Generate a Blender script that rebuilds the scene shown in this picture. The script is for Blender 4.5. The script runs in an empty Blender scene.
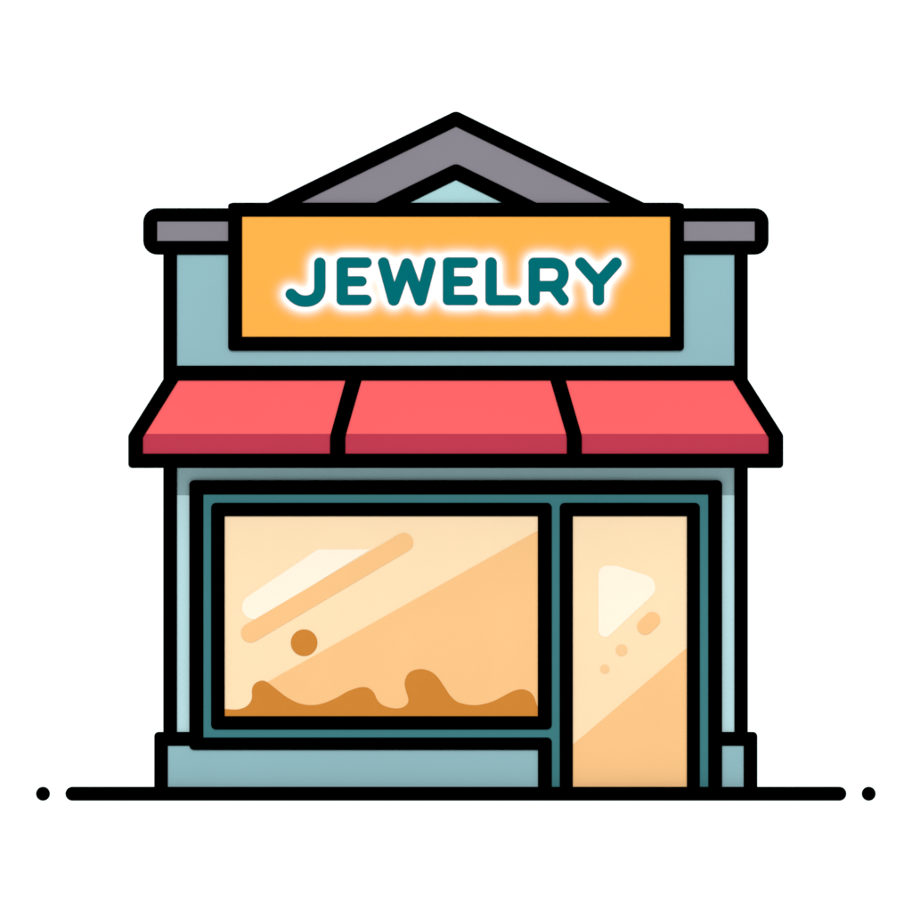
import bpy, bmesh, math
import numpy as np
from mathutils import Vector
from mathutils.geometry import tessellate_polygon

# ------------------------------------------------------------------ camera, light, exposure
S = bpy.context.scene
C = S.collection
GY = 800.8                                    # picture row of the ground; 100 picture units = 1 m
def P(x, y): return ((x - 456) / 100.0, (GY - y) / 100.0)

cam = bpy.data.objects.new('camera', bpy.data.cameras.new('camera')); C.objects.link(cam)
cam.data.type = 'ORTHO'; cam.data.ortho_scale = 9.12
cam.location = (0, -20, P(0, 456)[1]); cam.rotation_euler = (math.radians(90), 0, 0)
cam.data.clip_end = 300
S.camera = cam

W = bpy.data.worlds.new('World'); S.world = W; W.use_nodes = True      # even white studio surround
bg = W.node_tree.nodes['Background']
bg.inputs[0].default_value = (1.05, 1.17, 1.19, 1); bg.inputs[1].default_value = 1.0

SUN_EL = math.radians(23.8)                   # key lamp: straight ahead, casts the awning's shade on the wall
sl = bpy.data.lights.new('key_lamp', 'SUN'); sl.energy = 2.83; sl.color = (1.0, 0.857, 0.834); sl.angle = math.radians(0.5)
sun = bpy.data.objects.new('key_lamp', sl); C.objects.link(sun)
sun.location = (0, -10, 9); sun.rotation_euler = (math.radians(90) - SUN_EL, 0, 0)
S.view_settings.view_transform = 'Standard'; S.view_settings.look = 'None'
S.view_settings.exposure = 0; S.view_settings.gamma = 1
S.cycles.max_bounces = 6; S.cycles.transparent_max_bounces = 8

# ------------------------------------------------------------------ materials
def lin(v):
    v /= 255.0
    return v / 12.92 if v <= 0.04045 else ((v + 0.055) / 1.055) ** 2.4
def mat(name, rgb, gain=1.85, vary=0.012, scale=1.3, rough=0.9):
    """matt paint of even colour with a very faint mottling; rgb = colour seen under the key lamp"""
    m = bpy.data.materials.new(name); m.use_nodes = True
    nt = m.node_tree; b = nt.nodes['Principled BSDF']
    g = gain if isinstance(gain, (tuple, list)) else (gain,) * 3
    c = [min(0.95, lin(v) / k) for v, k in zip(rgb, g)]
    b.inputs['Roughness'].default_value = rough
    b.inputs['Specular IOR Level'].default_value = 0.0
    if vary and max(c) > 0:
        tc = nt.nodes.new('ShaderNodeTexCoord'); n = nt.nodes.new('ShaderNodeTexNoise')
        n.inputs['Scale'].default_value = scale; n.inputs['Detail'].default_value = 3
        nt.links.new(tc.outputs['Object'], n.inputs['Vector'])
        r = nt.nodes.new('ShaderNodeMapRange')
        r.inputs[1].default_value = 0.3; r.inputs[2].default_value = 0.7
        r.inputs[3].default_value = 1 - vary; r.inputs[4].default_value = 1 + vary
        nt.links.new(n.outputs['Fac'], r.inputs[0])
        x = nt.nodes.new('ShaderNodeVectorMath'); x.operation = 'SCALE'
        x.inputs[0].default_value = c
        nt.links.new(r.outputs[0], x.inputs['Scale']); nt.links.new(x.outputs[0], b.inputs['Base Color'])
    else:
        b.inputs['Base Color'].default_value = (*c, 1)
    return m

M = dict(
    black=mat('black_paint', (0, 0, 0), vary=0),
    wall=mat('blue_wall_paint', (145, 190, 198)),
    pale=mat('pale_blue_wall_paint', (185, 226, 231)),
    gable=mat('pale_gable_paint', (172, 216, 220)),
    slate=mat('grey_slate_paint', (136, 134, 144)),
    board=mat('orange_sign_paint', (255, 180, 76), vary=0),
    letter=mat('teal_letter_paint', (0, 110, 116)),
    red=mat('coral_canvas', (255, 103, 107)),
    dark_red=mat('crimson_canvas', (191, 59, 80)),
    teal=mat('teal_frame_paint', (62, 127, 133)),
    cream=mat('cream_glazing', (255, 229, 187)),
    peach=mat('peach_glass_shading', (251, 201, 139)),  # painted shade and reflection streaks on the glass
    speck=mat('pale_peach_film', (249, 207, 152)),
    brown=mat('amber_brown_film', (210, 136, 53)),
    shine=mat('ivory_painted_glare', (255, 247, 227)),  # glare on the glass, painted as a flat colour
    bounce_sheet=mat('white_bounce_sheet', (240, 240, 240), gain=1.0),  # added reflector under the awning, out of view
    ground=mat('white_ground', (240, 240, 240), gain=1.0, vary=0.01),
)

# ------------------------------------------------------------------ shape helpers (picture units in, metres out)
def rounded(pts, rad=0, seg=6):
    """polygon with rounded corners; rad is one number or one per corner"""
    n = len(pts); rad = rad if isinstance(rad, (list, tuple)) else [rad] * n
    out = []
    for i, (x, y) in enumerate(pts):
        r = rad[i]
        if r <= 0: out.append((x, y)); continue
        p = Vector((x, y)); a = (Vector(pts[i - 1]) - p); b = (Vector(pts[(i + 1) % n]) - p)
        la, lb = a.length, b.length; a.normalize(); b.normalize()
        ang = a.angle(b); t = min(r / math.tan(ang / 2), la / 2, lb / 2); r = t * math.tan(ang / 2)
        c = p + (a + b).normalized() * (r / math.sin(ang / 2))
        s, e = p + a * t - c, p + b * t - c
        tot = s.angle(e); 
        for k in range(seg + 1):
            f = k / seg
            v = (s * math.sin((1 - f) * tot) + e * math.sin(f * tot)) / math.sin(tot) if tot > 1e-4 else s
            out.append((c.x + v.x, c.y + v.y))
    return out
def rect(x0, y0, x1, y1, r=0):                # corners in order tl, tr, br, bl
    return rounded([(x0, y0), (x1, y0), (x1, y1), (x0, y1)], r)
def disc(x, y, r, n=48):
    return [(x + r * math.cos(2 * math.pi * k / n), y + r * math.sin(2 * math.pi * k / n)) for k in range(n)]
def capsule(x0, y0, x1, y1, r, n=16):
    a = math.atan2(y1 - y0, x1 - x0)
    return ([(x1 + r * math.cos(a - math.pi / 2 + math.pi * k / n), y1 + r * math.sin(a - math.pi / 2 + math.pi * k / n)) for k in range(n + 1)] +
            [(x0 + r * math.cos(a + math.pi / 2 + math.pi * k / n), y0 + r * math.sin(a + math.pi / 2 + math.pi * k / n)) for k in range(n + 1)])
def smooth(pts, sub=6):                       # Catmull-Rom through the points
    out = []
    for i in range(len(pts) - 1):
        p0 = pts[max(i - 1, 0)]; p1 = pts[i]; p2 = pts[i + 1]; p3 = pts[min(i + 2, len(pts) - 1)]
        for k in range(sub):
            t = k / sub
            out.append(tuple(0.5 * (2 * p1[j] + (p2[j] - p0[j]) * t + (2 * p0[j] - 5 * p1[j] + 4 * p2[j] - p3[j]) * t * t
                                    + (3 * p1[j] - p0[j] - 3 * p2[j] + p3[j]) * t ** 3) for j in (0, 1)))
    return out + [pts[-1]]

def solid(bm, contours, y0, y1):
    """prism with holes between the depths y0 (front) and y1 (back); y0/y1 may be functions of height"""
    f0 = y0 if callable(y0) else (lambda z: y0)
    f1 = y1 if callable(y1) else (lambda z: y1)
    cs = [[P(*p) for p in c] for c in contours]
    flat = [p for c in cs for p in c]
    F = [bm.verts.new((x, f0(z), z)) for x, z in flat]
    B = [bm.verts.new((x, f1(z), z)) for x, z in flat]
    for t in tessellate_polygon([[Vector((x, z, 0)) for x, z in c] for c in cs]):
        try:
            bm.faces.new([F[i] for i in t]); bm.faces.new([B[i] for i in reversed(t)])
        except ValueError: pass
    o = 0
    for c in cs:
        n = len(c)
        for i in range(n):
            a, b = o + i, o + (i + 1) % n
            bm.faces.new((F[a], F[b], B[b], B[a]))
        o += n
def build(name, bm, m, parent=None, smooth_shade=False):
    bmesh.ops.recalc_face_normals(bm, faces=bm.faces)
    me = bpy.data.meshes.new(name); bm.to_mesh(me); bm.free()
    me.materials.append(M[m])
    if smooth_shade:
        for p in me.polygons: p.use_smooth = True
    o = bpy.data.objects.new(name, me); C.objects.link(o)
    if parent: o.parent = parent
    return o
def piece(name, m, parent, *prisms, label=None):
    """one mesh from several prisms, each (contours, front, back)"""
    bm = bmesh.new()
    for cont, a, b in prisms: solid(bm, cont, a, b)
    o = build(name, bm, m, parent)
    if label: o['label'] = label
    return o
def thing(name, label, cat):
    o = bpy.data.objects.new(name, None); C.objects.link(o); o.empty_display_size = 0.3
    o['label'] = label; o['category'] = cat
    return o

# ------------------------------------------------------------------ ground
bm = bmesh.new()
bmesh.ops.create_grid(bm, x_segments=4, y_segments=4, size=60)
g = build('ground', bm, 'ground'); g['kind'] = 'structure'

# black rounded bar along the foot of the shop, a small black ball beyond each end
def ball_end(bm, cx, cz, cy, r, half):
    n, m = 24, 12
    ret = bmesh.ops.create_uvsphere(bm, u_segments=n, v_segments=16, radius=r)
    for v in ret['verts']:
        x, y, z = v.co
        v.co = (cx + z + (half if z > 1e-6 else -half if z < -1e-6 else 0), cy + y, cz + x)
bm = bmesh.new()
KY, R0 = -0.12, 0.0705
N = 28
prof = []
for k in range(11): prof.append((-3.906 + R0 - R0 * math.cos(k * math.pi / 20), R0 * math.sin(k * math.pi / 20)))
for k in range(11): prof.append((3.904 - R0 + R0 * math.sin(k * math.pi / 20), R0 * math.cos(k * math.pi / 20)))
rings = []
for x, r in prof:
    rings.append([bm.verts.new((x, KY + max(r, 1e-4) * math.cos(2 * math.pi * j / N), R0 + max(r, 1e-4) * math.sin(2 * math.pi * j / N))) for j in range(N)])
for a, b in zip(rings, rings[1:]):
    for j in range(N): bm.faces.new((a[j], a[(j + 1) % N], b[(j + 1) % N], b[j]))
bm.faces.new(rings[0]); bm.faces.new(rings[-1])
o = build('kerb', bm, 'black', None, True)
o['label'] = 'long black round-ended bar on the ground along the foot of the shop'; o['category'] = 'kerb bar'
for px, lab in ((43, 'small black ball on the ground beyond the left end of the bar'), (868.7, 'small black ball on the ground beyond the right end of the bar')):
    bm = bmesh.new(); bmesh.ops.create_uvsphere(bm, u_segments=32, v_segments=20, radius=0.0705)
    o = build('ball', bm, 'black', None, True)
    o.location = (P(px, 0)[0], KY, 0.0705)
    o['label'] = lab; o['category'] = 'ball'; o['group'] = 'black balls at the ends of the kerb bar'

# ------------------------------------------------------------------ shop building
shop = thing('shop_building', 'small blue shop building with grey gable and cornice, wide window and narrow door', 'shop')
D = 4.0                                       # depth of the building
# walls: upper storey band, paler lower storey
piece('upper_wall', 'wall', shop, ([rect(164.2, 246, 746.9, 373)], 0, D), label='blue upper wall behind the sign')
lw = piece('lower_wall', 'pale', shop, ([rect(164.2, 373, 746.9, GY)], 0, D), label='paler blue wall round the shopfront')
# black corner boards
for x0, x1 in ((163.2, 177.2), (734.2, 747.9)):
    for a, b in ((-0.012, 0.12), (D - 0.12, D + 0.012)):
        piece('corner_board', 'black', shop, ([rect(x0, 254, x1, 734)], a, b))
# roof: cornice slab with a black edging, gable with slate band
roof = piece('roof', 'slate', shop, ([rect(155, 219, 757, 243, 3)], -0.010, D + 0.010), label='flat grey roof slab with black edging')
def edging(y0, y1):
    return ([rect(143.1, 208.1, 768.7, 254.8, 14), rect(157.3, 221.5, 754.6, 240.9)], y0, y1)
for a, b in ((-0.018, 0.05), (D - 0.05, D + 0.018)):
    piece('roof_edging', 'black', roof, edging(a, b))
piece('roof_edging', 'black', roof, ([rect(143.1, 222, 157, 241)], 0.05, D - 0.05))
piece('roof_edging', 'black', roof, ([rect(755, 222, 768.7, 241)], 0.05, D - 0.05))
k = 0.4895
def chevron(ytop, ybot, yend=220.5, tip=0):
    L = lambda y0: (456 - (yend - y0) / k, yend); Rr = lambda y0: (456 + (yend - y0) / k, yend)
    return rounded([L(ytop), (456, ytop), Rr(ytop), Rr(ybot), (456, ybot), L(ybot)], [0, tip, 0, 0, 0, 0])
gable = piece('gable', 'slate', shop, ([chevron(112.5, 172, 208.2)], 0.0, D - 0.3), label='grey pitched gable above the sign')
piece('gable_edging', 'black', gable, ([chevron(110.6, 126.8, 222, 9)], -0.012, 0.10))
piece('gable_edging', 'black', gable, ([chevron(110.6, 126.8, 208.0, 9)], D - 0.4, D - 0.26))
piece('gable_edging', 'black', gable, ([chevron(163.2, 180.2, 207.8, 9)], -0.010, 0.10))
piece('gable_panel', 'gable', gable, ([[(456, 174), (456 + 34 / k, 208), (456 - 34 / k, 208)]], 0.002, D - 0.4), label='pale blue triangular panel in the gable')

# plinth blocks either side of the door
PY = -0.02
pl = piece('plinth', 'wall', shop, ([rect(156, 734, 545, GY)], PY, D + 0.02))
piece('plinth_edging', 'black', pl, ([rounded([(154.2, 731.8), (200, 731.8), (200, 745.9), (168, 745.9), (168, GY), (154.2, GY)], [4.5, 0, 0, 0, 0, 0])], PY - 0.01, 0.06))
piece('plinth_edging', 'black', pl, ([rect(537.8, 748, 551.9, GY)], PY - 0.01, 0.0))
pr = piece('plinth', 'wall', shop, ([rect(715, 734, 756, GY)], PY, D + 0.02))
piece('plinth_edging', 'black', pr, ([rounded([(715, 731.8), (757.4, 731.8), (757.4, GY), (743.5, GY), (743.5, 745.9), (715, 745.9)], [0, 4.5, 0, 0, 0, 0])], PY - 0.01, 0.06))

# shopfront surround: teal boards in a black border that steps down to the ground at the door
sf = piece('shopfront_frame', 'teal', shop,
           ([[(196, 487), (715, 487), (715, GY), (546, GY), (546, 744), (196, 744)],
             rect(218, 510, 545, 722), [(566, 510), (693, 510), (693, 794), (566, 794)]], -0.034, 0.0),
           label='teal surround joining the window and the door')
outer = rounded([(189.2, 480.1), (722.3, 480.1), (722.3, GY), (708.1, GY), (708.1, 494.6), (203.5, 494.6), (203.5, 737.4),
                 (552, 737.4), (552, GY), (537.8, GY), (537.8, 750), (189.2, 750)],
                [5, 5, 0, 0, 0, 0, 0, 5, 0, 0, 0, 5])
piece('frame_border', 'black', sf, ([outer], -0.042, -0.01))

# display window
FR, PA = -0.046, -0.030                         # front of black frames, front of panes
win = piece('window', 'black', shop, ([rect(211, 502.8, 551.9, 729.6, 5), rect(224.8, 516.3, 537.7, 716.1)], FR, -0.01), label='wide shop window in a black frame')
X0, Y0, X1, Y1 = 223, 514, 539, 718           # pane, tucked into the frame
piece('pane', 'cream', win, ([rect(X0, Y0, X1, Y1)], PA, PA + 0.02), label='cream window pane')
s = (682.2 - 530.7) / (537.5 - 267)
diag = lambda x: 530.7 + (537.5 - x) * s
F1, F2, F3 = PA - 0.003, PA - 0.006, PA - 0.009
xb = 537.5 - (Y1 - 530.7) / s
piece('painted_shade', 'peach', win, ([[(X1, diag(X1)), (X1, Y1), (262.5, Y1), (262.5, diag(262.5))]], F1, PA + 0.002), label='painted peach shade over the lower right of the pane, edge slanting')  # shaded part of the glass, painted as a darker flat shape
piece('streak', 'peach', win, ([capsule(250.6, 632.9, 403.7, 542.5, 9.5)], F2, PA + 0.002), label='slanting peach streak of painted reflection, round ends')  # reflection on the glass, painted as a flat shape
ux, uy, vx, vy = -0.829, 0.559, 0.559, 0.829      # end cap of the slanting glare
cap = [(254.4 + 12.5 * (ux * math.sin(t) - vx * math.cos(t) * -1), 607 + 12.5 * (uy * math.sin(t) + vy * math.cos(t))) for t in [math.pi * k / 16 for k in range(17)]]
piece('glare', 'shine', win, ([rounded([(318.0, 549.2), (370.5, 549.2)], 0) + cap], F1, PA + 0.002), label='ivory slanting patch of painted glare')  # highlight on the window glass, painted as an ivory shape
piece('dot', 'brown', win, ([disc(304.1, 642.7, 13.3)], F2, PA + 0.002), label='amber brown dot above the waves')
wz = [(63,555),(95,556),(118,548),(131,530),(132,505),(140,490),(157,483),(172,488),(190,502),(220,525),(250,540),(280,545),(310,541),(345,527),
      (375,510),(405,500),(425,501),(440,513),(450,533),(465,546),(490,553),(510,552),(524,543),(528,530),(521,505),(519,485),(530,463),(555,454),
      (580,458),(600,472),(618,497),(635,522),(655,538),(690,545),(720,542),(750,532),(790,511),(815,505),(835,511),(846,524),(851,538),(854,547)]
wv = smooth([(200 + x * .3947, 490 + y * .3947) for x, y in wz])
wv = [(X0, wv[0][1])] + wv + [(X1, wv[-1][1] + 1), (X1, Y1), (X0, Y1)]
piece('wavy_display', 'brown', win, ([wv], F2, PA + 0.002), label='amber brown wavy band along the window foot')

# door
door = piece('door', 'black', shop,
             ([rounded([(559.6, 502.8), (700, 502.8), (700, GY - 1), (559.6, GY - 1)], [5, 5, 0, 0]), rect(573, 516.3, 686.7, 788)], FR, -0.01),
             label='narrow door in a black frame')
piece('pane', 'cream', door, ([rect(571, 514, 689, 790)], PA, PA + 0.02), label='cream door pane')
piece('painted_shade', 'peach', door, ([[(689, 646), (689, 790), (571, 790), (571, 746.3)]], F1, PA + 0.002), label='painted peach shade over the lower door pane, edge slanting')  # shaded part of the door glass, painted in peach
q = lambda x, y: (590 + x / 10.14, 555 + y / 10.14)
piece('glare', 'shine', door, ([rounded([q(85, 107), q(265, 107), q(779.8, 270), q(85, 921.8)], [11, 10, 12.5, 6.8], 12)], F1, PA + 0.002), label='ivory rounded triangle of painted glare')  # highlight on the door glass, painted in ivory
piece('streak', 'peach', door, ([capsule(645.2, 626.6, 652.2, 620.0, 8.0)], F2, PA + 0.002), label='short slanting peach streak of painted reflection')  # small painted reflection on the door glass
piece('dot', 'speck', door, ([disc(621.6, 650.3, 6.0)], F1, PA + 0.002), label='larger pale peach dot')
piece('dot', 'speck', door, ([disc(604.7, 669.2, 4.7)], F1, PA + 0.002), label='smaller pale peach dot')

# ------------------------------------------------------------------ awning
AD = 0.60                                     # how far it stands out
ZT, ZF = P(0, 372)[1], P(0, 433.8)[1]
YF = lambda z: -0.05 - AD * min(1.0, max(0.0, (ZT - z) / (ZT - ZF))) + 0.05
aw = thing('awning', 'coral red three-panel awning with black ribs over the shopfront', 'awning')
tops = [171, 353.3, 558, 741]; bots = [136, 338, 574.3, 776]
for i in range(3):
    a, b = tops[i], tops[i + 1]; c, d = bots[i], bots[i + 1]
    cp = piece('canopy', 'red', aw, ([[(a, 372), (b, 372), (d, 433.8), (c, 433.8)]], YF, lambda z: YF(z) + 0.04))
    piece('bounce_sheet', 'bounce_sheet', cp, ([[(a, 372), (b, 372), (d, 433.8), (c, 433.8)]], lambda z: YF(z) + 0.042, lambda z: YF(z) + 0.046), label='unseen white sheet added under the canvas to bounce light')  # added unseen, brightens the wall under the awning and keeps red bounce off
    piece('valance', 'dark_red', aw, ([rect(c, 433.8, d, 461)], -AD, -AD + 0.04), label='darker crimson strip along the lower edge of the awning')
T = 0.014
def rib(slope, hang):
    piece('rib', 'black', aw, ([slope], lambda z: YF(z) - T, lambda z: YF(z) + 0.06), ([hang], -AD - T, -AD + 0.06))
rib([(163.2, 379.4), (163.2, 368), (180.0, 368), (178.5, 380.5), (145.3, 433.8), (129.0, 433.8)],
    rounded([(129.0, 433.8), (145.3, 433.8), (143.1, 437.5), (143.1, 468.1), (128.2, 468.1), (128.2, 436)], [0, 0, 0, 0, 5, 0]))
rib([(747.9, 379.4), (747.9, 368), (731.2, 368), (732.8, 380.5), (766.2, 433.8), (782.6, 433.8)],
    rounded([(782.6, 433.8), (766.2, 433.8), (768.4, 437.5), (768.4, 468.1), (783.3, 468.1), (783.3, 436)], [0, 0, 0, 0, 5, 0]))
rib([(349, 368), (365.2, 368), (361.6, 380.5), (346.2, 433.8), (330.6, 433.8), (345.3, 380.5)], [(330.6, 433.8), (346.2, 433.8), (345.5, 438), (345.5, 460), (329.9, 460), (329.9, 438)])
rib([(562.5, 368), (546.8, 368), (550.3, 380.5), (566.0, 433.8), (581.4, 433.8), (565.9, 380.5)], [(566.0, 433.8), (581.4, 433.8), (582.0, 438), (582.0, 460), (566.7, 460), (566.7, 438)])
piece('rail', 'black', aw, ([rect(163.2, 365.6, 747.9, 380.4)], lambda z: YF(z) - T - 0.004, 0.0))
piece('rail', 'black', aw, ([rect(128.2, 453.6, 783.3, 468.1, 4)], -AD - T - 0.004, -AD + 0.03))

# ------------------------------------------------------------------ sign
sg = thing('shop_sign', 'orange sign board with black frame reading JEWELRY above the awning', 'sign')
SB = -0.024
piece('board', 'board', sg, ([rect(235, 210, 677, 344)], SB, -0.002))
piece('frame', 'black', sg, ([rounded([(228, 203.8), (233, 202.6), (679, 202.6), (684.1, 203.8), (684.1, 350.9), (228, 350.9)], [3, 3, 3, 3, 4.5, 4.5]),
                             rect(242.3, 216.8, 670, 336.6)], SB - 0.008, -0.005))

def bez(p0, p1, p2, p3, n=10):
    return [tuple((1 - t) ** 3 * p0[j] + 3 * (1 - t) ** 2 * t * p1[j] + 3 * (1 - t) * t * t * p2[j] + t ** 3 * p3[j] for j in (0, 1)) for t in [i / n for i in range(n + 1)]]
def path(pts, r): return [(pts[i], pts[i + 1], r) for i in range(len(pts) - 1)]
def letter_E(dx):
    w = 442.7 - 336.5 if dx else 0
    e = [((342.3, 263.0), (342.3, 299.5), 5.7), ((341.8, 262.6), (366.5, 262.6), 5.25), ((343, 281.2), (361.7, 281.2), 5.0), ((341.8, 299.9), (366.3, 299.9), 5.25)]
    return [((a[0] + w, a[1]), (b[0] + w, b[1]), r) for a, b, r in e]
LET = [
    ('J', path([(319.9, 263.2), (319.9, 287.5)] + bez((319.9, 287.5), (319.9, 296.5), (313.5, 301.2), (305.4, 301.1)) + bez((305.4, 301.1), (299, 301.1), (295, 298.4), (291.2, 294.2)), 5.7)),
    ('E', letter_E(0)),
    ('W', path([(383.5, 262.9), (393.5, 300.0)], 5.6) + path([(394.0, 300.0), (406.8, 263.8), (420.0, 300.0)], 5.6) + path([(420.5, 300.0), (430.1, 262.9)], 5.6)),
    ('E', letter_E(1)),
    ('L', path([(491.1, 263.0), (491.1, 299.5)], 5.75) + path([(490.6, 300.2), (516.2, 300.2)], 5.2)),
    ('R', path([(534.2, 263.3), (534.2, 299.6)], 5.7) + path([(533.7, 263.0), (552.3, 263.0)] + bez((552.3, 263), (558.8, 263.2), (563.3, 267.5), (563.4, 274.4)) + bez((563.4, 274.4), (563.3, 281.5), (558.8, 286), (552.3, 286.2)) + [(535, 286.2)], 5.4)
        + path([(553.8, 287.3), (563.2, 299.8)], 5.6)),
    ('Y', path([(580.9, 263.1), (598.5, 282.8), (616.0, 263.1)], 5.7) + path([(598.5, 283), (598.5, 299.7)], 5.7)),
]
def sdf(segs, X, Y):
    d = np.full(X.shape, 1e9)
    for (ax, ay), (bx, by), r in segs:
        vx, vy = bx - ax, by - ay; L = vx * vx + vy * vy or 1e-9
        t = np.clip(((X - ax) * vx + (Y - ay) * vy) / L, 0, 1)
        d = np.minimum(d, np.hypot(X - ax - t * vx, Y - ay - t * vy) - r)
    return d
def contours(segs, h=0.5):
    xs = [p[0] for s_ in segs for p in s_[:2]]; ys = [p[1] for s_ in segs for p in s_[:2]]
    gx = np.arange(min(xs) - 8.13, max(xs) + 8, h); gy = np.arange(min(ys) - 8.17, max(ys) + 8, h)
    X, Y = np.meshgrid(gx, gy); d = sdf(segs, X, Y)
    nxt = {}
    def cut(i, j, i2, j2):
        a, b = d[j, i], d[j2, i2]; t = a / (a - b)
        return (gx[i] + (gx[i2] - gx[i]) * t, gy[j] + (gy[j2] - gy[j]) * t)
    def key(i, j, i2, j2): return (min(i, i2), min(j, j2), i != i2)
    pos, adj = {}, {}
    for j in range(len(gy) - 1):
        for i in range(len(gx) - 1):
            c = [(i, j), (i + 1, j), (i + 1, j + 1), (i, j + 1)]
            e = []
            for m_ in range(4):
                p, q_ = c[m_], c[(m_ + 1) % 4]
                if (d[p[1], p[0]] < 0) != (d[q_[1], q_[0]] < 0):
                    kk = key(*p, *q_); pos[kk] = cut(*p, *q_); e.append(kk)
            for a in range(0, len(e) - 1, 2):
                adj.setdefault(e[a], []).append(e[a + 1]); adj.setdefault(e[a + 1], []).append(e[a])
    out, seen = [], set()
    for st in pos:
        if st in seen: continue
        loop, cur, prev = [], st, None
        while cur not in seen:
            seen.add(cur); loop.append(pos[cur])
            n_ = [a for a in adj[cur] if a != prev]
            prev, cur = cur, n_[0]
        if len(loop) > 8: out.append(loop)
    out.sort(key=lambda l: -(max(p[0] for p in l) - min(p[0] for p in l)))
    return out
ordinal = {0: 'teal letter J', 1: 'first teal letter E', 2: 'teal letter W', 3: 'second teal letter E', 4: 'teal letter L', 5: 'teal letter R', 6: 'teal letter Y'}
for i, (ch, segs) in enumerate(LET):
    piece('letter', 'letter', sg, (contours(segs), SB - 0.008, SB - 0.0025), label=ordinal[i])

# the soft white glow round the letters, painted into the base colour
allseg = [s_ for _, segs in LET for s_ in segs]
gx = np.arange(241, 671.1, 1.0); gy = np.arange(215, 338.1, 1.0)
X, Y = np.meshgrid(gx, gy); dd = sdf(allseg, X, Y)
# print strength: painted glow, solid near the lettering, feathered outwards (gaussian-like)
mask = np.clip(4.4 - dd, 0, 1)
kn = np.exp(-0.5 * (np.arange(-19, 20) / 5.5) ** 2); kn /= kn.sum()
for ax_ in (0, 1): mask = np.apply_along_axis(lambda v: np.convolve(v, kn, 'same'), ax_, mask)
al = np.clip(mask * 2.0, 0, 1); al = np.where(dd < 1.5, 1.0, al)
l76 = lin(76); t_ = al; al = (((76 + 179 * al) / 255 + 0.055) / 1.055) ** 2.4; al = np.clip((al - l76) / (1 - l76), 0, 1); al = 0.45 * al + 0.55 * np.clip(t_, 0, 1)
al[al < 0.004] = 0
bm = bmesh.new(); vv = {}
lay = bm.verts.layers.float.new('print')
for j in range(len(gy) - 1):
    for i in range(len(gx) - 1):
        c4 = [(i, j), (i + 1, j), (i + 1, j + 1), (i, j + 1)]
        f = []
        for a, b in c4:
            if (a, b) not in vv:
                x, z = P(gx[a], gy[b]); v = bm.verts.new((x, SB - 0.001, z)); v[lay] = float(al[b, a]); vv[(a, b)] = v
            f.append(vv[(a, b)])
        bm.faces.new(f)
pm = bpy.data.materials.new('white_glow_paint'); pm.use_nodes = True; nt = pm.node_tree
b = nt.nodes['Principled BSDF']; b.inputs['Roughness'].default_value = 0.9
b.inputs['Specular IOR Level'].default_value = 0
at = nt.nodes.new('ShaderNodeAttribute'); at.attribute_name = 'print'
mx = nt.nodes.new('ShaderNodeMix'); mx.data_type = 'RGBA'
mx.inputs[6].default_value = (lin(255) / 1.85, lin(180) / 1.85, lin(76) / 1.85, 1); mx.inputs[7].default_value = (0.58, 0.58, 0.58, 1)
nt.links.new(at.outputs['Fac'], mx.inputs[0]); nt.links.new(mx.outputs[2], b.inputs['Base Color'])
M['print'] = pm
o = build('painted_glow', bm, 'print', sg); o['label'] = 'soft white glow painted round the lettering'
